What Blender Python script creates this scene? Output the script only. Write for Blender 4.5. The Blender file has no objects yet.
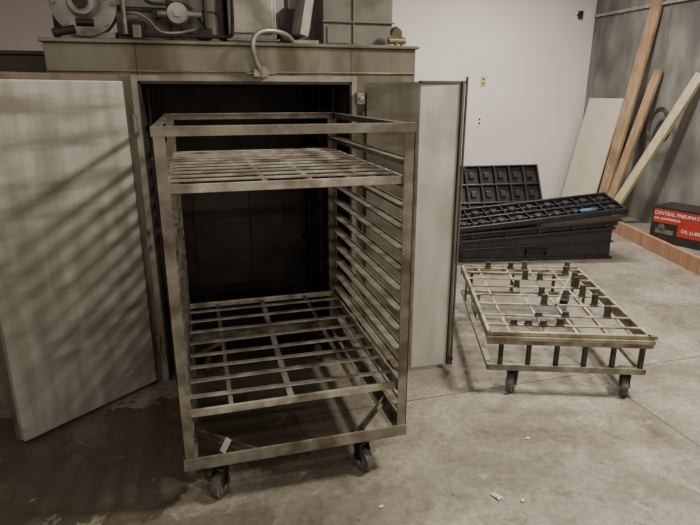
import bpy, bmesh, math, random
from mathutils import Vector, Matrix
random.seed(7)
S=bpy.context.scene
COL=S.collection

# ---------------------------------------------------------------- materials
def mat(name,c1,c2,scale=6,metal=0.0,rough=0.6,stretch=(1,1,1),detail=6,bump=0.0,lo=.35,hi=.65,c3=None,scale3=2.0,rough2=None,st3=(1,1,1)):
    m=bpy.data.materials.new(name); m.use_nodes=True
    nt=m.node_tree; N=nt.nodes; L=nt.links
    b=N['Principled BSDF']
    tc=N.new('ShaderNodeTexCoord'); mp=N.new('ShaderNodeMapping'); mp.inputs['Scale'].default_value=stretch
    L.new(tc.outputs['Object'],mp.inputs['Vector'])
    no=N.new('ShaderNodeTexNoise'); no.inputs['Scale'].default_value=scale; no.inputs['Detail'].default_value=detail
    L.new(mp.outputs[0],no.inputs['Vector'])
    r=N.new('ShaderNodeValToRGB'); r.color_ramp.elements[0].position=lo; r.color_ramp.elements[1].position=hi
    r.color_ramp.elements[0].color=(*c1,1); r.color_ramp.elements[1].color=(*c2,1)
    L.new(no.outputs['Fac'],r.inputs[0])
    out=r.outputs[0]
    if c3:
        m3=N.new('ShaderNodeMapping'); m3.inputs['Scale'].default_value=st3; L.new(tc.outputs['Object'],m3.inputs['Vector'])
        n3=N.new('ShaderNodeTexNoise'); n3.inputs['Scale'].default_value=scale3; n3.inputs['Detail'].default_value=8
        L.new(m3.outputs[0],n3.inputs['Vector'])
        r3=N.new('ShaderNodeValToRGB'); r3.color_ramp.elements[0].position=.48; r3.color_ramp.elements[1].position=.66
        L.new(n3.outputs['Fac'],r3.inputs[0])
        mx=N.new('ShaderNodeMix'); mx.data_type='RGBA'
        L.new(r3.outputs[0],mx.inputs[0]); L.new(out,mx.inputs[6]); mx.inputs[7].default_value=(*c3,1)
        out=mx.outputs[2]
    L.new(out,b.inputs['Base Color'])
    b.inputs['Metallic'].default_value=metal; b.inputs['Roughness'].default_value=rough
    if rough2 is not None:
        mr=N.new('ShaderNodeMapRange'); mr.inputs[3].default_value=rough; mr.inputs[4].default_value=rough2
        L.new(no.outputs['Fac'],mr.inputs[0]); L.new(mr.outputs[0],b.inputs['Roughness'])
    if bump:
        bp=N.new('ShaderNodeBump'); bp.inputs['Strength'].default_value=bump; bp.inputs['Distance'].default_value=.01
        L.new(no.outputs['Fac'],bp.inputs['Height']); L.new(bp.outputs[0],b.inputs['Normal'])
    return m

M_oven=mat('oven_steel',(.20,.19,.15),(.29,.28,.23),5,.45,.42,(1,1,.4),c3=(.13,.115,.08),scale3=3,st3=(2,2,.7))
M_door=mat('door_aluminised',(.38,.37,.33),(.58,.57,.53),5,.5,.36,(2.5,2.5,.4),c3=(.27,.255,.22),scale3=2.6,rough2=.55,st3=(.6,.6,3.2))
M_door_r=mat('door_liner_light',(.44,.44,.41),(.58,.58,.54),3,.25,.42,(3,3,.5),c3=(.36,.35,.32),scale3=3)
M_trim=mat('trim_steel',(.30,.28,.24),(.42,.40,.35),8,.4,.45,c3=(.2,.18,.14),scale3=5)
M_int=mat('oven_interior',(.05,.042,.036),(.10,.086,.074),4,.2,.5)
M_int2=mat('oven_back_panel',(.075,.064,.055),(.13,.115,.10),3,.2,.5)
M_rack=mat('rack_steel',(.22,.205,.17),(.36,.34,.295),14,.45,.40,c3=(.14,.115,.085),scale3=9)
M_slat=mat('worn_slat',(.42,.40,.35),(.66,.64,.58),18,.35,.38,c3=(.20,.165,.125),scale3=7)
M_slatd=mat('dark_slat',(.20,.175,.145),(.34,.31,.27),16,.35,.5,c3=(.45,.42,.38),scale3=6)
M_dark=mat('dark_metal',(.02,.019,.018),(.05,.047,.043),12,.3,.5)
M_clip=mat('clip_metal',(.035,.032,.026),(.085,.078,.065),14,.4,.45)
M_rub=mat('wheel_rubber',(.07,.068,.063),(.15,.14,.13),20,0,.6)
M_hub=mat('wheel_hub',(.25,.24,.22),(.4,.39,.36),20,.7,.4)
M_tan=mat('tan_steel',(.27,.24,.17),(.46,.42,.32),15,.25,.5,c3=(.14,.105,.07),scale3=8)
M_black=mat('black_plastic',(.011,.011,.012),(.022,.022,.024),12,0,.38)
M_alu=mat('galvanised',(.33,.32,.30),(.46,.45,.42),10,.5,.35,c3=(.2,.19,.17),scale3=6)
M_gbox=mat('grey_box_paint',(.17,.165,.145),(.24,.23,.205),6,.15,.5,c3=(.11,.10,.085),scale3=5)
M_orange=mat('orange_lumber',(.32,.17,.095),(.44,.26,.155),5,0,.65,(6,6,.6))
M_pine=mat('pine_lumber',(.30,.19,.11),(.46,.32,.20),5,0,.65,(6,6,.6),c3=(.26,.17,.10),scale3=4)
M_yel=mat('yellow_pine',(.42,.36,.22),(.56,.50,.34),5,0,.65,(6,6,.6))
M_ply=mat('plywood_pale',(.58,.54,.44),(.66,.62,.52),3,0,.7)
M_white=mat('plate_white',(.78,.78,.76),(.84,.84,.82),5,0,.4)
M_cream=mat('plate_cream',(.56,.56,.30),(.64,.64,.36),5,0,.4)
M_red=mat('box_red',(.36,.035,.025),(.44,.05,.035),5,0,.5)
M_bk=mat('box_black',(.02,.016,.016),(.035,.03,.03),5,0,.5)
M_card=mat('paper',(.65,.63,.58),(.75,.73,.68),20,0,.8)
M_brass=mat('brass',(.20,.17,.11),(.3,.26,.18),10,.6,.4)
M_blue=mat('blue_cloth',(.04,.10,.20),(.07,.16,.28),10,0,.8)
M_tape=mat('brown_edge',(.13,.10,.075),(.20,.16,.125),10,.2,.5)
M_wall=mat('painted_drywall',(.78,.72,.715),(.82,.76,.755),1.5,0,.75)
M_ceil=mat('ceiling_mat',(.40,.39,.38),(.45,.44,.43),2,0,.9)
M_conc=mat('concrete_wall_mat',(.13,.13,.118),(.25,.245,.225),3.0,0,.85,(1,1.8,.6),bump=.4,c3=(.10,.10,.092),scale3=1.4,detail=12)

def floor_mat():
    m=bpy.data.materials.new('concrete_floor'); m.use_nodes=True
    nt=m.node_tree; N=nt.nodes; L=nt.links; b=N['Principled BSDF']
    tc=N.new('ShaderNodeTexCoord')
    def noise(s,d,ro=.6,dist=0):
        n=N.new('ShaderNodeTexNoise'); n.inputs['Scale'].default_value=s; n.inputs['Detail'].default_value=d
        n.inputs['Roughness'].default_value=ro; n.inputs['Distortion'].default_value=dist
        L.new(tc.outputs['Object'],n.inputs['Vector']); return n.outputs['Fac']
    def ramp(f,a,c,pa,pc):
        r=N.new('ShaderNodeValToRGB'); r.color_ramp.elements[0].position=pa; r.color_ramp.elements[1].position=pc
        r.color_ramp.elements[0].color=a; r.color_ramp.elements[1].color=c; L.new(f,r.inputs[0]); return r.outputs[0]
    def mix(f,a,c,bt='MIX'):
        x=N.new('ShaderNodeMix'); x.data_type='RGBA'; x.blend_type=bt
        if isinstance(f,float): x.inputs[0].default_value=f
        else: L.new(f,x.inputs[0])
        for k,v in ((6,a),(7,c)):
            if isinstance(v,tuple): x.inputs[k].default_value=v
            else: L.new(v,x.inputs[k])
        return x.outputs[2]
    def math_(op,a,c=0.0,clamp=False):
        x=N.new('ShaderNodeMath'); x.operation=op; x.use_clamp=clamp
        for k,v in enumerate((a,c)):
            if isinstance(v,(int,float)): x.inputs[k].default_value=v
            else: L.new(v,x.inputs[k])
        return x.outputs[0]
    base=ramp(noise(1.9,12,.75,.5),(.17,.153,.127,1),(.37,.34,.29,1),.36,.64)
    fine=ramp(noise(30,8,.75),(.66,.66,.66,1),(1.2,1.2,1.2,1),.36,.66)
    base=mix(1.0,base,fine,'MULTIPLY')
    sep=N.new('ShaderNodeSeparateXYZ'); L.new(tc.outputs['Object'],sep.inputs[0])
    x,y=sep.outputs[0],sep.outputs[1]
    def blob(cx,cy,sx,sy,amp,n):
        d=math_('SQRT',math_('ADD',math_('POWER',math_('MULTIPLY',math_('SUBTRACT',x,cx),sx),2.0),math_('POWER',math_('MULTIPLY',math_('SUBTRACT',y,cy),sy),2.0)))
        return math_('SUBTRACT',math_('MULTIPLY',n,amp),d)
    n2=noise(2.6,10,.75,.6); n4=noise(5.0,10,.75,.8)
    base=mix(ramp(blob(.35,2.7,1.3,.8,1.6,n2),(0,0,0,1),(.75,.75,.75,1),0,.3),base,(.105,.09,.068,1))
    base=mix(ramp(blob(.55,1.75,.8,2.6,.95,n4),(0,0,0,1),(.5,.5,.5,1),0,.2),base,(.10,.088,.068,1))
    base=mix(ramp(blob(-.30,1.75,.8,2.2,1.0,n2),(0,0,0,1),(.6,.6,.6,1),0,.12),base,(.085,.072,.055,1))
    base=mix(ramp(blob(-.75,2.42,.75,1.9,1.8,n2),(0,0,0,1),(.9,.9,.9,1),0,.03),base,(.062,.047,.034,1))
    base=mix(ramp(noise(1.1,10,.75,1.2),(0,0,0,1),(.6,.6,.6,1),.52,.62),base,(.15,.133,.107,1))
    base=mix(ramp(noise(3.5,12,.8,1.4),(0,0,0,1),(.6,.6,.6,1),.56,.62),base,(.10,.088,.068,1))
    base=mix(ramp(noise(7,6,.6,.5),(0,0,0,1),(.6,.6,.6,1),.65,.70),base,(.44,.41,.36,1))
    base=mix(ramp(noise(22,3,.5),(0,0,0,1),(.7,.7,.7,1),.71,.73),base,(.06,.052,.042,1))
    for co,c in ((x,2.2),(y,2.48),(x,-1.6),(x,5.3)):
        w=math_('ABSOLUTE',math_('SUBTRACT',math_('ADD',co,math_('MULTIPLY',noise(6,2),.012)),c+.006))
        j=math_('LESS_THAN',w,.0045)
        base=mix(math_('MULTIPLY',j,.8),base,(.05,.045,.04,1))
    L.new(base,b.inputs['Base Color'])
    rr=N.new('ShaderNodeMapRange'); rr.inputs[3].default_value=.42; rr.inputs[4].default_value=.8
    L.new(noise(3,6),rr.inputs[0]); L.new(rr.outputs[0],b.inputs['Roughness'])
    bp=N.new('ShaderNodeBump'); bp.inputs['Strength'].default_value=.35; bp.inputs['Distance'].default_value=.006
    L.new(noise(25,8,.7),bp.inputs['Height']); L.new(bp.outputs[0],b.inputs['Normal'])
    return m
M_floor=floor_mat()

# ---------------------------------------------------------------- builders
class B:
    def __init__(s,M=None): s.bm=bmesh.new(); s.M=M or Matrix.Identity(4)
    def box(s,x0,y0,z0,x1,y1,z1,T=None):
        v=[s.bm.verts.new(s.M@((T@Vector(p)) if T else Vector(p))) for p in
           ((x0,y0,z0),(x1,y0,z0),(x1,y1,z0),(x0,y1,z0),(x0,y0,z1),(x1,y0,z1),(x1,y1,z1),(x0,y1,z1))]
        for f in ((3,2,1,0),(4,5,6,7),(0,1,5,4),(1,2,6,5),(2,3,7,6),(3,0,4,7)): s.bm.faces.new([v[i] for i in f])
    def bar(s,p,q,w,h,up=(0,0,1)):
        p=Vector(p);q=Vector(q);d=(q-p);n=d.length;d.normalize();u=Vector(up)
        if abs(d.dot(u))>.99:u=Vector((0,1,0))
        sd=d.cross(u).normalized();u=sd.cross(d).normalized()
        T=Matrix((( d.x,sd.x,u.x,p.x),(d.y,sd.y,u.y,p.y),(d.z,sd.z,u.z,p.z),(0,0,0,1)))
        s.box(0,-w/2,-h/2,n,w/2,h/2,T)
    def cyl(s,p,q,r,r2=None,seg=20):
        p=Vector(p);q=Vector(q);d=q-p;r2=r if r2 is None else r2
        rot=d.to_track_quat('Z','Y').to_matrix().to_4x4()
        bmesh.ops.create_cone(s.bm,cap_ends=True,segments=seg,radius1=r,radius2=r2,depth=d.length,matrix=s.M@Matrix.Translation((p+q)/2)@rot)
    def prism(s,pts,z0,z1,T=None):
        T=T or Matrix.Identity(4)
        a=[s.bm.verts.new(s.M@(T@Vector((x,y,z0)))) for x,y in pts]; b=[s.bm.verts.new(s.M@(T@Vector((x,y,z1)))) for x,y in pts]
        n=len(pts); s.bm.faces.new(a[::-1]); s.bm.faces.new(b)
        for i in range(n): s.bm.faces.new((a[i],a[(i+1)%n],b[(i+1)%n],b[i]))
    def done(s,name,m,parent=None,bevel=0.0,smooth=False):
        bmesh.ops.recalc_face_normals(s.bm,faces=s.bm.faces)
        me=bpy.data.meshes.new(name); s.bm.to_mesh(me); s.bm.free()
        o=bpy.data.objects.new(name,me); COL.objects.link(o); me.materials.append(m)
        if parent: o.parent=parent
        if smooth:
            for p in me.polygons: p.use_smooth=True
            e=o.modifiers.new('es','EDGE_SPLIT'); e.split_angle=math.radians(40)
        if bevel:
            bv=o.modifiers.new('bv','BEVEL'); bv.width=bevel; bv.segments=2; bv.limit_method='ANGLE'
        return o
def empty(n):
    e=bpy.data.objects.new(n,None); COL.objects.link(e); e.empty_display_size=.1; return e
def tube(name,pts,r,m,parent=None,cyc=False):
    c=bpy.data.curves.new(name,'CURVE'); c.dimensions='3D'; c.bevel_depth=r; c.bevel_resolution=4
    sp=c.splines.new('NURBS'); sp.points.add(len(pts)-1)
    for i,p in enumerate(pts): sp.points[i].co=(*p,1)
    sp.use_endpoint_u=True; sp.order_u=3; sp.use_cyclic_u=cyc
    o=bpy.data.objects.new(name,c); COL.objects.link(o); c.materials.append(m)
    if parent:o.parent=parent
    return o
def simple(name,m,fn,bevel=0.0,M=None,parent=None,smooth=False):
    b=B(M); fn(b); return b.done(name,m,parent,bevel,smooth)

# ---------------------------------------------------------------- room
XL,XR,YF,YB,H=-3.6,5.57,-3.0,7.2,3.6
simple('floor',M_floor,lambda b:b.box(XL-.1,YF-.1,-.1,XR+.1,YB+.1,0))
simple('ceiling',M_ceil,lambda b:b.box(XL-.1,YF-.1,H,XR+.1,YB+.1,H+.1))
simple('wall_back',M_wall,lambda b:b.box(XL-.1,YB,0,XR+.1,YB+.1,H))
simple('wall_left',M_wall,lambda b:b.box(XL-.1,YF,0,XL,YB,H))
simple('wall_front',M_wall,lambda b:b.box(XL-.1,YF-.1,0,XR+.1,YF,H))
simple('wall_right',M_conc,lambda b:b.box(XR,YF,0,XR+.1,YB,H))
def ribs(b):
    y=YF+.3
    while y<YB-.1:
        b.box(XR-.008,y,0,XR+.0,y+.02,H); y+=1.22
simple('trim_1',M_conc,ribs,.002)
simple('trim_2',M_alu,lambda b:b.bar((XR-.03,YF,2.62),(XR-.03,YB-.05,2.62),.035,.035))

# ---------------------------------------------------------------- oven
ov=empty('industrial_oven')
OX0,OX1,OY,OB,OT=-.64,1.24,3.08,4.6,1.83
IX0,IX1,IT,IY=-.235,.865,1.655,4.45
def shell(b):
    b.box(OX0,OY,0,IX0,OB,OT); b.box(IX1,OY,0,OX1,OB,OT)
    b.box(IX0,OY,IT,IX1,OB,OT); b.box(IX0,IY,0,IX1,OB,IT)
    b.box(OX0-.015,OY-.02,OT,OX1+.015,OB,OT+.018)
simple('oven_shell',M_oven,shell,.004,parent=ov)
def liner(b):
    t=.012
    b.box(IX0,OY+.03,.0,IX0+t,IY,IT); b.box(IX1-t,OY+.03,0,IX1,IY,IT)
    b.box(IX0,OY+.03,IT-t,IX1,IY,IT); b.box(IX0,IY-t,0,IX1,IY,IT); b.box(IX0,OY+.03,.001,IX1,IY,.012)
    for z in (.45,.85,1.25): b.box(IX0+t,OY+.1,z,IX0+.04,IY,z+.03); b.box(IX1-.04,OY+.1,z,IX1-t,IY,z+.03)
    for y in (3.4,3.8,4.2): b.box(IX0+t,y,.02,IX0+.03,y+.03,IT-.02); b.box(IX1-.03,y,.02,IX1-t,y+.03,IT-.02)
    b.box(IX0,IY-.03,1.1,IX1,IY-t,1.13)
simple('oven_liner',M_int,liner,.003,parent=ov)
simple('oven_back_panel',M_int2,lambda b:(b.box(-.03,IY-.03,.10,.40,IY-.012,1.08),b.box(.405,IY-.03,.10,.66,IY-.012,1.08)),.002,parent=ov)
def jamb(b):
    b.box(IX0-.035,OY-.015,.0,IX0,OY+.03,IT+.03); b.box(IX1,OY-.015,.0,IX1+.03,OY+.03,IT+.03)
    b.box(IX0,OY-.015,IT,IX1,OY+.03,IT+.03)
    b.box(OX0,OY-.012,1.70,OX1,OY,1.706)
simple('door_frame',M_trim,jamb,.003,parent=ov)
def gask(b):
    b.box(IX0,OY-.018,0,IX0+.012,OY+.03,IT); b.box(IX1-.012,OY-.018,0,IX1,OY+.03,IT); b.box(IX0,OY-.018,IT-.012,IX1,OY+.03,IT)
simple('door_gasket',M_dark,gask,parent=ov)
# left door leaf
Hh=Vector((-.299,3.024)); Oo=Vector((-.866,2.573)); d=(Oo-Hh).normalized(); n=Vector((-d.y,d.x))
if n.y<0:n=-n
def leaf(b,a,c,t0,t1,z0,z1):
    p=[Hh+d*a+n*t0,Hh+d*c+n*t0,Hh+d*c+n*t1,Hh+d*a+n*t1]; b.prism([(q.x,q.y) for q in p],z0,z1)
L=(Oo-Hh).length
simple('door_leaf_left',M_door,lambda b:leaf(b,0,L,0,.045,.03,1.655),.006,parent=ov)
simple('door_leaf_left_edge',M_tape,lambda b:(leaf(b,-.01,L+.01,.046,.065,.02,1.685)),.003,parent=ov)
def hinges(b):
    for z in (.25,.85,1.45):
        b.cyl((-.27,3.05,z-.05),(-.27,3.05,z+.05),.012); b.cyl((.925,3.04,z-.05),(.925,3.04,z+.05),.012)
simple('door_hinges',M_oven,hinges,parent=ov,smooth=True)
# right door leaf
simple('door_leaf_right',M_door,lambda b:b.prism([(.94,3.03),(1.148,2.778),(1.16,2.785),(1.19,3.05)],.03,1.655),.004,parent=ov)
simple('door_leaf_right_liner',M_door_r,lambda b:b.prism([(1.15,2.776),(1.375,2.768),(1.375,2.80),(1.16,2.81)],.03,1.645),.004,parent=ov)
def redge(b):
    b.box(1.377,2.755,.03,1.392,2.85,1.66); b.cyl((1.402,2.757,.03),(1.402,2.757,1.68),.007)
    b.box(1.385,2.745,.06,1.41,2.765,.085)
    b.box(1.15,2.765,1.645,1.40,2.81,1.66)
simple('door_leaf_right_edge',M_int2,redge,.002,parent=ov)
def latch(b):
    b.box(.885,3.02,1.54,.93,3.066,1.60); b.cyl((.905,3.0,1.57),(.905,3.03,1.57),.012)
simple('door_latch',M_alu,latch,.002,parent=ov)

# equipment on the roof
Z=OT+.018
def blower(b):
    b.cyl((-.47,3.30,2.03),(-.47,3.48,2.03),.14,seg=36); b.cyl((-.47,3.27,2.03),(-.47,3.31,2.03),.155,seg=36)
    b.box(-.6,3.32,Z,-.34,3.47,Z+.05); b.box(-.46,3.31,2.03,-.30,3.48,2.19)
    b.cyl((-.47,3.20,2.03),(-.47,3.28,2.03),.06,.08,seg=24)
    for k in range(8):
        a=k*math.pi/4; b.cyl((-.47+.135*math.cos(a),3.255,2.03+.135*math.sin(a)),(-.47+.135*math.cos(a),3.28,2.03+.135*math.sin(a)),.01,seg=8)
simple('blower_housing',M_alu,blower,.003,parent=ov,smooth=True)
def bhub(b):
    b.cyl((-.47,3.17,2.03),(-.47,3.21,2.03),.035,seg=20); b.cyl((-.5,3.19,1.93),(-.42,3.19,1.93),.018)
    b.cyl((-.60,3.14,1.875),(-.50,3.14,1.895),.02); b.box(-.62,3.3,Z,-.3,3.5,Z+.02)
    b.box(-.66,3.5,Z,-.60,3.6,2.3)
simple('blower_inlet',M_dark,bhub,.002,parent=ov,smooth=True)
def cab(b):
    b.box(-.33,3.34,Z+.02,.19,3.8,2.32); b.box(-.345,3.325,Z,.205,3.82,Z+.025)
    b.box(-.31,3.325,2.025,-.08,3.34,2.30); b.box(-.05,3.325,1.90,.17,3.34,2.30)
simple('burner_cabinet',M_gbox,cab,.004,parent=ov)
def cab2(b):
    b.box(-.33,3.32,2.01,.19,3.34,2.018); b.box(-.07,3.32,Z+.03,-.062,3.34,2.3)
    b.box(-.30,3.29,1.895,-.19,3.34,1.955); b.cyl((.02,3.28,1.94),(.02,3.34,1.94),.025)
    b.box(.08,3.29,Z+.03,.15,3.34,1.93); b.cyl((-.13,3.27,1.99),(-.13,3.33,1.99),.022)
    b.box(.19,3.33,1.90,.215,3.36,2.3)
    b.cyl((-.33,3.25,1.885),(.2,3.25,1.885),.009); b.cyl((.12,3.27,1.93),(.12,3.27,2.3),.012); b.cyl((-.02,3.24,1.86),(.06,3.24,1.86),.02)
simple('burner_cabinet_fittings',M_dark,cab2,.002,parent=ov,smooth=True)
def reg(b):
    b.cyl((-.02,3.20,1.99),(-.02,3.30,1.99),.05,.06,seg=24); b.cyl((-.02,3.18,1.99),(-.02,3.2,1.99),.02)
    b.cyl((-.12,3.25,1.99),(.1,3.25,1.99),.018); b.box(-.245,3.22,1.87,-.205,3.30,1.93)
    b.cyl((-.28,3.22,1.885),(-.28,3.22,2.3),.012)
    for k in range(5): b.cyl((.535+k*.0,3.32+k*.06,1.97),(.535,3.34+k*.06,1.97),.10,seg=24) if False else None
simple('gas_regulator',M_alu,reg,.002,parent=ov,smooth=True)
def fins(b):
    for k in range(6): b.cyl((.60,3.32+k*.05,1.97),(.60,3.335+k*.05,1.97),.098,seg=28)
    b.box(.565,3.29,2.04,.635,3.42,2.12)
simple('motor_fins',M_gbox,fins,.002,parent=ov,smooth=True)
tube('gas_line',[(-.30,3.27,1.98),(-.24,3.25,2.0),(-.16,3.25,1.96),(-.12,3.25,1.90),(-.02,3.26,1.895),(.06,3.28,1.92)],.009,M_alu,ov)
tube('gas_line_2',[(-.20,3.26,2.1),(-.18,3.24,2.04),(-.10,3.24,2.03),(.0,3.25,2.05),(.08,3.26,2.0),(.12,3.28,1.93)],.008,M_dark,ov)
tube('gas_line_3',[(.20,3.25,1.885),(.24,3.24,1.885),(.26,3.22,1.90),(.26,3.22,2.3)],.009,M_dark,ov)
def gb(b):
    b.box(.24,3.3,Z+.01,.50,3.6,2.30); b.box(.225,3.29,1.87,.515,3.3,1.885)
    b.box(.26,3.285,1.91,.48,3.3,2.28)
simple('control_box',M_alu,gb,.006,parent=ov)
simple('motor_body',M_dark,lambda b:(b.cyl((.60,3.3,1.97),(.60,3.65,1.97),.085,seg=28),b.box(.52,3.33,Z,.69,3.6,1.90),b.box(.205,3.5,Z,.24,3.7,2.2)),.003,parent=ov,smooth=True)
def duct(b):
    b.bar((.62,3.26,1.90),(.70,3.30,2.3),.09,.06); b.box(.56,3.22,Z,.72,3.28,Z+.03)
simple('exhaust_duct',M_alu,duct,.004,parent=ov)
def rb(b):
    b.box(.76,3.28,Z,1.17,3.75,2.32); b.box(.75,3.265,Z+.13,1.18,3.28,Z+.14); b.box(.93,3.27,Z+.02,.94,3.28,2.3)
    b.box(.78,3.272,Z+.02,.91,3.28,Z+.11)
simple('blower_box_right',M_gbox,rb,.004,parent=ov)
tube('flex_conduit',[(.376,3.05,1.70),(.345,3.0,1.74),(.325,2.99,1.82),(.345,3.0,1.885),(.42,3.03,1.905),(.51,3.08,1.895),(.57,3.16,1.86),(.575,3.2,1.85)],.013,M_alu,ov)
simple('conduit_fitting',M_alu,lambda b:(b.box(.335,3.03,1.68,.41,3.08,1.715),b.cyl((.376,3.05,1.68),(.376,3.04,1.73),.022),b.box(.30,3.06,1.695,.45,3.08,1.70)),.003,parent=ov,smooth=True)
def brass(b):
    b.cyl((1.165,3.2,Z),(1.165,3.2,Z+.07),.014); b.cyl((1.12,3.2,Z+.035),(1.22,3.2,Z+.035),.018); b.cyl((1.165,3.18,Z+.07),(1.165,3.22,Z+.085),.03)
    b.cyl((1.2,3.2,Z),(1.2,3.2,Z+.06),.01)
simple('gas_valve',M_brass,brass,parent=ov,smooth=True)
simple('electrical_cabinet',M_int,lambda b:(b.box(-.98,3.6,0,-.70,4.3,1.80),b.box(-.99,3.58,1.80,-.69,4.31,1.82)),.004)

# ---------------------------------------------------------------- casters
def caster(pre,parent,x,y,zt,ang,r=.05,w=.032,Mx=None):
    off=.02
    T=(Mx or Matrix.Identity(4))@Matrix.Translation((x,y,0))@Matrix.Rotation(ang,4,'Z')
    b=B(T); b.cyl((0,-w/2,r),(0,w/2,r),r,seg=32); b.done(pre+'_tyre',M_rub,parent,.006,True)
    b=B(T); b.cyl((0,-w/2-.003,r),(0,w/2+.003,r),r*.62,seg=28); b.cyl((0,-w/2-.016,r),(0,w/2+.016,r),.009,seg=12); b.done(pre+'_hub',M_hub,parent,.002,True)
    b=B(T)
    for sgn in (-1,1):
        yy=sgn*(w/2+.008); b.bar((0,yy,r),(off*.9,yy,zt-.028),.004,.030,(1,0,0))
        b.bar((0,yy,r+.01),(off,yy,zt-.028),.004,.045,(1,0,0))
    b.box(-.012,-w/2-.012,zt-.036,.048,w/2+.012,zt-.026)
    b.cyl((off,0,zt-.028),(off,0,zt-.008),.026,seg=20)
    b.box(off-.04,-.035,zt-.008,off+.04,.035,zt)
    b.done(pre+'_fork',M_dark,parent,.001)

# ---------------------------------------------------------------- tall rack cart
rk=empty('oven_rack_cart')
x0,x1,y0,y1,zb,zt=-.127,.80,1.96,3.2,.172,1.492
def frame(b):
    w=.042;t=.005
    for sx,X in ((1,x0),(-1,x1)):
        for sy,Y in ((1,y0),(-1,y1)):
            a,c=sorted((X,X+sx*w)); e,f=sorted((Y,Y+sy*t)); b.box(a,e,zb,c,f,zt)
            a,c=sorted((X,X+sx*t)); e,f=sorted((Y,Y+sy*w)); b.box(a,e,zb,c,f,zt)
    for Y,s in ((y0,1),(y1,-1)):
        e,f=sorted((Y-s*.002,Y+s*.006)); b.box(x0,e,zt-.03,x1,f,zt+.002)
        e,f=sorted((Y,Y+s*.03)); b.box(x0,e,zt-.003,x1,f,zt+.003)
    for X,s in ((x0,1),(x1,-1)):
        e,f=sorted((X-s*.002,X+s*.005)); b.box(e,y0,zt-.03,f,y1,zt+.001)
        e,f=sorted((X,X+s*.03)); b.box(e,y0,zt-.004,f,y1,zt)
simple('frame',M_rack,frame,.001,parent=rk)
def base(b):
    for Y,s in ((y0,1),(y1,-1)):
        e,f=sorted((Y-s*.003,Y+s*.006)); b.box(x0-.003,e,zb-.002,x1+.003,f,zb+.05)
        e,f=sorted((Y,Y+s*.05)); b.box(x0,e,zb-.002,x1,f,zb+.004)
    for X,s in ((x0,1),(x1,-1)):
        e,f=sorted((X-s*.003,X+s*.006)); b.box(e,y0,zb-.002,f,y1,zb+.05)
        e,f=sorted((X,X+s*.05)); b.box(e,y0,zb-.002,f,y1,zb+.004)
    z=zb+.012
    b.bar((x0+.01,y0+.27,z),(x0+.30,y0+.01,z),.03,.006); b.bar((x1-.01,y0+.27,z),(x1-.24,y0+.01,z),.03,.006)
    b.bar((x0+.01,y1-.27,z),(x0+.30,y1-.01,z),.03,.006); b.bar((x1-.01,y1-.27,z),(x1-.24,y1-.01,z),.03,.006)
    b.bar((x0+.01,y0+.27,z+.01),(x0+.30,y0+.01,z+.01),.004,.03)
    b.bar((x1-.01,y0+.27,z+.01),(x1-.24,y0+.01,z+.01),.004,.03)
simple('base_frame',M_rack,base,.001,parent=rk)
def rails(b):
    for i in range(-1,12):
        z=.392+.088*i
        for X,s in ((x0,1),(x1,-1)):
            e,f=sorted((X+s*.004,X+s*.008)); b.box(e,y0+.004,z-.032,f,y1-.004,z+.006)
            e,f=sorted((X+s*.004,X+s*.045)); b.box(e,y0+.012,z-.004,f,y1-.012,z)
simple('shelf_rails',M_rack,rails,parent=rk)
def shelf_frame(b,z):
    a,c=x0+.022,x1-.022; e,f=y0+.02,y1-.03
    b.box(a,e,z,c,e+.012,z+.032); b.box(a,f-.012,z,c,f,z+.03)
    b.box(a,e,z,a+.012,f,z+.028); b.box(c-.012,e,z,c,f,z+.028)
simple('upper_shelf_frame',M_slat,lambda b:shelf_frame(b,1.268),.002,parent=rk)
def up(b):
    n=10
    for k in range(1,n+1):
        y=y0+.02+k*(1.19/(n+1)); b.box(x0+.03,y,1.292,x1-.03,y+.022,1.300)
    for x in (.25,.42): b.bar((x,y0+.03,1.285),(x-.0,y1-.04,1.285),.02,.012)
simple('upper_shelf_slats',M_slat,up,.001,parent=rk)
simple('lower_shelf_frame',M_slat,lambda b:shelf_frame(b,.392),.002,parent=rk)
def lo(b):
    ys=[(.12,-.01),(.25,.01),(.38,-.012),(.50,.0),(.64,.01),(.78,0),(.92,.01),(1.06,0)]
    for y,s in ys: b.bar((x0+.03,y0+y+.014,.419),(x1-.03,y0+y+.014+s,.419),.026,.006)
    b.bar((.31,y0+.03,.407),(.33,y1-.04,.407),.026,.008)
simple('lower_shelf_slats',M_slat,lo,.001,parent=rk)
simple('lower_shelf_stringers',M_slatd,lambda b:[b.box(x,y0+.03,.402,x+.018,y1-.04,.410) for x in (.06,.58)],.001,parent=rk)
simple('rail_tag',M_card,lambda b:b.bar((.02,2.02,.19),(.05,2.04,.235),.03,.004),parent=rk)
caster('caster_fl',rk,.0,2.0,zb-.001,math.radians(55),w=.036)
caster('caster_fr',rk,.62,2.0,zb-.001,math.radians(115),w=.036)
caster('caster_bl',rk,.0,3.1,zb-.001,math.radians(70))
caster('caster_br',rk,.66,3.1,zb-.001,math.radians(70))

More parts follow.
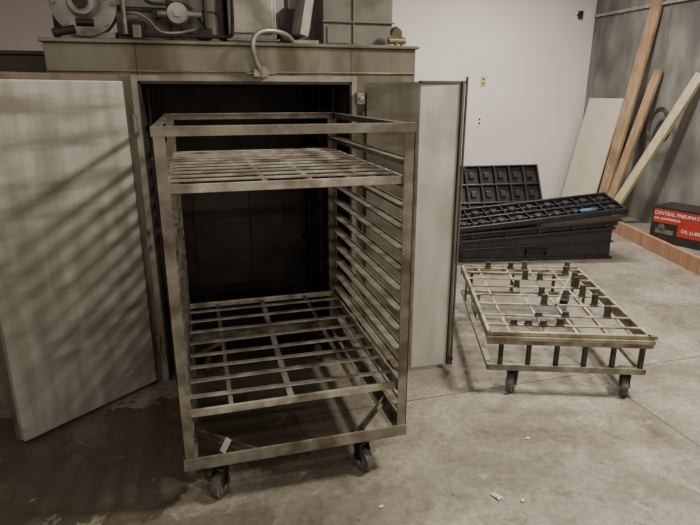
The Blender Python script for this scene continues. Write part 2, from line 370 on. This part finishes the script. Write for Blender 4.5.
# ---------------------------------------------------------------- low cart
lc=empty('low_rack_dolly')
LM=Matrix.Translation((1.455,2.43,0))@Matrix.Rotation(math.radians(-19.8),4,'Z')
W,D=.84,1.22
def lfr(b):
    for v in (0,D-.03): b.box(0,v,.150,W,v+.03,.185)
    for u in (0,W-.03): b.box(u,0,.155,u+.03,D,.18)
    b.box(-.01,0,.305,W+.02,.012,.332); b.box(-.01,D-.012,.305,W+.01,D,.332)
    for u in (0,W-.012): b.box(u,0,.305,u+.012,D,.332)
simple('dolly_frame',M_rack,lfr,.002,M=LM,parent=lc)
def lposts(b):
    for k in range(6):
        u=.06+k*.148; b.box(u,.004,.18,u+.022,.018,.31); b.box(u,.004,.18,u+.004,.03,.31)
    for u in (.06,.36,.66,.80): b.box(u,D-.02,.18,u+.022,D-.004,.31)
    for v in (1.0,): b.box(.002,v,.18,.012,v+.03,.31); b.box(W-.012,v,.18,W-.002,v+.03,.31)
simple('dolly_posts',M_clip,lposts,.001,M=LM,parent=lc)
def lgrid(b):
    z=.334
    for k in range(2):
        zz=z+k*.024; o=.0 if k==0 else .01
        b.box(-.015+o,-.01+o,zz,W+.02+o,.012+o,zz+.02); b.box(-.01,D-.015,zz,W,D,zz+.02)
        b.box(-.01,0,zz,.008,D,zz+.02); b.box(W-.018,0,zz,W,D,zz+.02)
    z=.366
    for v in (.10,.24,.42,.58,.74,.90,1.04,1.14): b.box(0,v,z+.006,W,v+.018,z+.014)
    for u in (.10,.30,.46,.62,.74): b.box(u,0,z,u+.016,D,z+.006)
simple('dolly_grid',M_tan,lgrid,.001,M=LM,parent=lc)
def clips(b):
    for u,v,h in ((.16,1.14,.05),(.32,1.14,.05),(.42,1.14,.06),(.72,1.14,.06),(.68,1.04,.06),(.37,.90,.07),(.47,.90,.05),(.66,.74,.08),(.70,.90,.06),
                  (.65,.58,.08),(.67,.42,.08),(.68,.24,.075),(.375,.42,.07),(.40,.58,.06),(.55,.58,.04),(.13,.10,.03),(.21,.10,.03),(.29,.10,.03),(.38,.10,.045),(.45,.24,.03),(.28,.74,.05),(.3,.24,.02)):
        h*=.9
        b.box(u,v,.38,u+.034,v+.020,.38+h); b.box(u-.005,v-.005,.378,u+.039,v+.025,.385)
simple('dolly_clips',M_clip,clips,.002,M=LM,parent=lc)
simple('dolly_strap',M_tan,lambda b:b.bar((.46,.42,.385),(.72,1.0,.385),.016,.006),M=LM,parent=lc)
for nm,u,v,a in (('wheel_fl',.15,.05,60),('wheel_fr',.76,.05,75),('wheel_bl',.10,1.14,80),('wheel_br',.74,1.14,70)):
    caster(nm,lc,u,v,.149,math.radians(a),r=.055,w=.032,Mx=LM)

# ---------------------------------------------------------------- black plastic stack
PM=Matrix.Translation((2.45,4.74,0))@Matrix.Rotation(math.radians(-10.5),4,'Z')
bn=empty('plastic_storage_bin')
RX=Matrix.Rotation(math.radians(90),4,'X')
def tote(b):
    l,dp,h0,h1=1.56,.55,.22,.33
    T=Matrix.Translation((0,dp-.02,0))@RX
    b.prism([(.02,0),(l-.02,0),(l-.02,h1-.02),(.02,h0-.02)],0,dp-.04,T)
    T=Matrix.Translation((0,dp,0))@RX
    b.prism([(0,h0-.03),(l,h1-.03),(l,h1),(0,h0)],0,dp,T)
    b.box(0,0,0,l,dp,.03)
    T=Matrix.Translation((0,dp,0))@RX
    b.prism([(0,.12),(l,.17),(l,.185),(0,.135)],0,dp-.004,T)
simple('bin_body',M_black,tote,.006,M=PM,parent=bn)
simple('bin_handle',M_black,lambda b:(b.box(.66,-.012,.10,.88,.02,.115),b.box(.66,-.012,.06,.68,.02,.115),b.box(.86,-.012,.06,.88,.02,.115)),.003,M=PM,parent=bn)
SL=-math.atan2(.11,1.56)
TM=PM@Matrix.Translation((-.03,.0,.224))@Matrix.Rotation(SL,4,'Y')
tl=empty('plastic_ribbed_tray')
def tray(b):
    l,dp=1.64,.52
    b.box(0.02,.02,0,l-.02,dp,.045); b.box(-.01,-.01,.045,l+.01,dp+.01,.065)
    for k in range(5): b.box(.12+k*.34,.005,.0,.16+k*.34,.03,.05)
simple('tray_body',M_black,tray,.005,M=TM,parent=tl)
RM=TM@Matrix.Translation((-.02,.0,.07))@Matrix.Rotation(SL*.4,4,'Y')@Matrix.Rotation(math.radians(11),4,'X')
def rt(b):
    l,dp=1.72,.46
    b.box(0,0,0,l,dp,.012); b.box(0,0,0,l,.025,.055); b.box(0,dp-.025,0,l,dp,.055); b.box(0,0,0,.02,dp,.05); b.box(l-.02,0,0,l,dp,.05)
    b.box(0,dp*.5-.01,.0,l,dp*.5+.01,.045)
    for k in range(1,9): b.box(k*.19,0,0,k*.19+.014,dp,.045)
    for k in range(9):
        for v in (.12,.345):
            b.cyl((k*.19+.10,v,.01),(k*.19+.10,v,.05),.05,.036,seg=16); b.bar((k*.19,v,.02),(k*.19+.19,v,.02),.012,.03)
simple('tray_ribs',M_black,rt,.003,M=RM,parent=tl)
KM=Matrix.Translation((2.70,5.42,.22))@Matrix.Rotation(math.radians(-6),4,'Z')@Matrix.Rotation(math.radians(62),4,'X')
kp=empty('plastic_lattice_panel')
def lat(b):
    l,dp=1.06,.66
    b.box(0,0,-.012,l,dp,0)
    for v in (0,.21,.42,dp-.02): b.box(0,v,0,l,v+.02,.045)
    for k in range(7): b.box(k*(l-.02)/6,0,0,k*(l-.02)/6+.02,dp,.045)
    for k in range(6):
        for v in (.11,.32,.54): b.box(k*.173+.06,v-.03,0,k*.173+.12,v+.04,.03)
simple('lattice',M_black,lat,.005,M=KM,parent=kp)
simple('support_block',M_black,lambda b:b.box(2.75,5.62,0,3.6,5.95,.50),.01,parent=kp)
simple('work_glove',M_blue,lambda b:(b.box(0,0,0,.12,.05,.02),b.box(.1,.01,0,.17,.02,.015),b.box(.1,.03,0,.18,.042,.015)),.006,M=RM@Matrix.Translation((1.25,.02,.058)))

# ---------------------------------------------------------------- lumber and box on the right
simple('plywood_sheet',M_ply,lambda b:b.prism([(0,0),(.02,0),(.02,.68),(0,.68)],0,1.56),.002,
       M=Matrix.Translation((5.22,6.38,0))@Matrix.Rotation(math.radians(11.5),4,'Y'))
def board(name,m,p,q,w,t,up):
    return simple(name,m,lambda b:b.bar(p,q,w,t,up),.003)
board('wood_board',M_pine,(5.23,6.22,.02),(5.53,6.03,2.68),.165,.038,(-1,0,.1))
board('wood_board.001',M_pine,(5.17,6.03,.02),(5.53,5.86,1.86),.125,.038,(-1,0,.1))
board('wood_board.002',M_yel,(5.06,5.86,.02),(5.53,5.24,1.80),.12,.045,(-1,0,.1))
board('wood_plank',M_orange,(4.80,5.40,.075),(4.30,3.40,.075),.04,.15,(0,0,1))

BM=Matrix.Translation((4.925,4.99,0))@Matrix.Rotation(math.radians(-73.5),4,'Z')
cb=empty('compressor_carton')
simple('carton_body',M_bk,lambda b:b.box(0,0,0,.62,.36,.40),.004,M=BM,parent=cb)
simple('carton_label',M_red,lambda b:(b.box(.02,-.003,.22,.60,0,.37),b.box(.30,-.003,.10,.60,0,.22)),M=BM,parent=cb)
simple('carton_picture',M_gbox,lambda b:(b.box(.06,-.004,.10,.26,0,.15),b.cyl((.12,-.004,.17),(.12,0,.17),.04)),M=BM,parent=cb)
def text(name,body,size,lx,lz):
    c=bpy.data.curves.new(name,'FONT'); c.body=body; c.size=size; c.extrude=.0008; c.materials.append(M_white)
    o=bpy.data.objects.new(name,c); COL.objects.link(o); o.parent=cb
    o.matrix_world=BM@Matrix.Translation((lx,-.005,lz))@Matrix.Rotation(math.radians(90),4,'X')
text('carton_text','CENTRAL PNEUMATIC',.052,.03,.31); text('carton_text_2','AIR COMPRESSOR',.036,.03,.255); text('carton_text_3','OIL LUBE',.05,.34,.15)

pts=[]
for k in range(46):
    a=k*.5; r=.20+.02*math.sin(k*.7); pts.append((5.43+.02*math.sin(k),5.62+r*math.cos(a)*.8,1.22+r*math.sin(a)))
tube('air_hose',pts,.011,M_dark)
tube('extension_cord',[(4.9,5.35,.012),(5.1,5.1,.012),(5.0,5.0,.012),(4.85,5.02,.012),(4.72,4.8,.012),(4.74,4.4,.012),(4.9,4.2,.012),(4.75,4.0,.012)],.009,M_orange)

def plate(name,m,x,z):
    p=empty(name)
    simple('cover',m,lambda b:b.box(x-.046,YB-.008,z-.07,x+.046,YB-.0005,z+.07),.003,parent=p)
    simple('sockets',M_dark,lambda b:(b.box(x-.014,YB-.010,z+.015,x+.014,YB-.007,z+.04),b.box(x-.014,YB-.010,z-.04,x+.014,YB-.007,z-.015)),parent=p)
plate('electrical_outlet',M_cream,3.9,1.75); plate('electrical_outlet.001',M_white,3.88,1.22)
simple('wall_bracket',M_dark,lambda b:(b.box(5.29,YB-.05,2.58,5.34,YB-.001,2.68),b.box(5.27,YB-.02,2.62,5.36,YB-.001,2.64)),.003)

# debris
def scrap(name,x,y,s,a,m=M_card):
    bm=bmesh.new(); g=6
    bmesh.ops.create_grid(bm,x_segments=g,y_segments=g,size=s)
    for v in bm.verts:
        v.co.z=.004+random.random()*s*.35; v.co.x+=random.uniform(-.1,.1)*s; v.co.y=v.co.y*.6+random.uniform(-.1,.1)*s
    me=bpy.data.meshes.new(name); bm.to_mesh(me); bm.free(); me.materials.append(m)
    o=bpy.data.objects.new(name,me); COL.objects.link(o); o.location=(x,y,0); o.rotation_euler=(0,0,a)
# photo: scraps near lower right-centre of the frame and one in front of the tall cart
scrap('paper_scrap',1.40,1.335,.04,.3); scrap('paper_scrap.001',1.47,1.30,.02,1); scrap('paper_scrap.002',1.10,1.68,.022,1.9)
scrap('paper_scrap.003',.62,1.75,.010,.4); scrap('paper_scrap.004',1.45,2.0,.010,.4); scrap('paper_scrap.005',2.9,3.0,.02,.4)
scrap('paper_scrap.006',1.19,1.63,.010,.9)

# ---------------------------------------------------------------- lights
def lamp(x,y,e,sx=1.2,sy=.25,z=3.3,col=(1,.90,.75),rot=0):
    f=empty('ceiling_and_fill_light')  # shared by the ceiling lights and the added fill lamps, housing included
    simple('housing',M_white,lambda b:(b.box(x-sx/2-.03,y-sy/2-.03,z+.03,x+sx/2+.03,y+sy/2+.03,z+.10),b.cyl((x-sx/3,y,z+.1),(x-sx/3,y,H),.006,seg=8),b.cyl((x+sx/3,y,z+.1),(x+sx/3,y,H),.006,seg=8)),.004,parent=f)
    l=bpy.data.lights.new('ceiling_and_fill_area','AREA'); l.shape='RECTANGLE'; l.size=sx; l.size_y=sy; l.energy=e; l.color=col
    o=bpy.data.objects.new('ceiling_and_fill_area',l); COL.objects.link(o); o.location=(x,y,z); o.parent=f
lamp(2.9,1.6,190,sx=.5,sy=.55); lamp(3.6,5.2,115,col=(1,.93,.83)); lamp(-1.0,.4,20); lamp(.9,-1.2,46)  # last two are unseen fill lamps, added at the left and behind the camera
w=bpy.data.worlds.new('World'); S.world=w; w.use_nodes=True
w.node_tree.nodes['Background'].inputs[0].default_value=(.9,.95,1,1); w.node_tree.nodes['Background'].inputs[1].default_value=.1

# ---------------------------------------------------------------- camera
cd=bpy.data.cameras.new('camera'); cam=bpy.data.objects.new('camera',cd); COL.objects.link(cam)
cd.sensor_width=36; cd.lens=555/700*36; cd.clip_start=.05
ps,pt=math.radians(15.6),math.radians(17.0)
cam.location=(0,0,1.6)
cam.rotation_euler=Vector((math.sin(ps)*math.cos(pt),math.cos(ps)*math.cos(pt),-math.sin(pt))).to_track_quat('-Z','Y').to_euler()
S.camera=cam
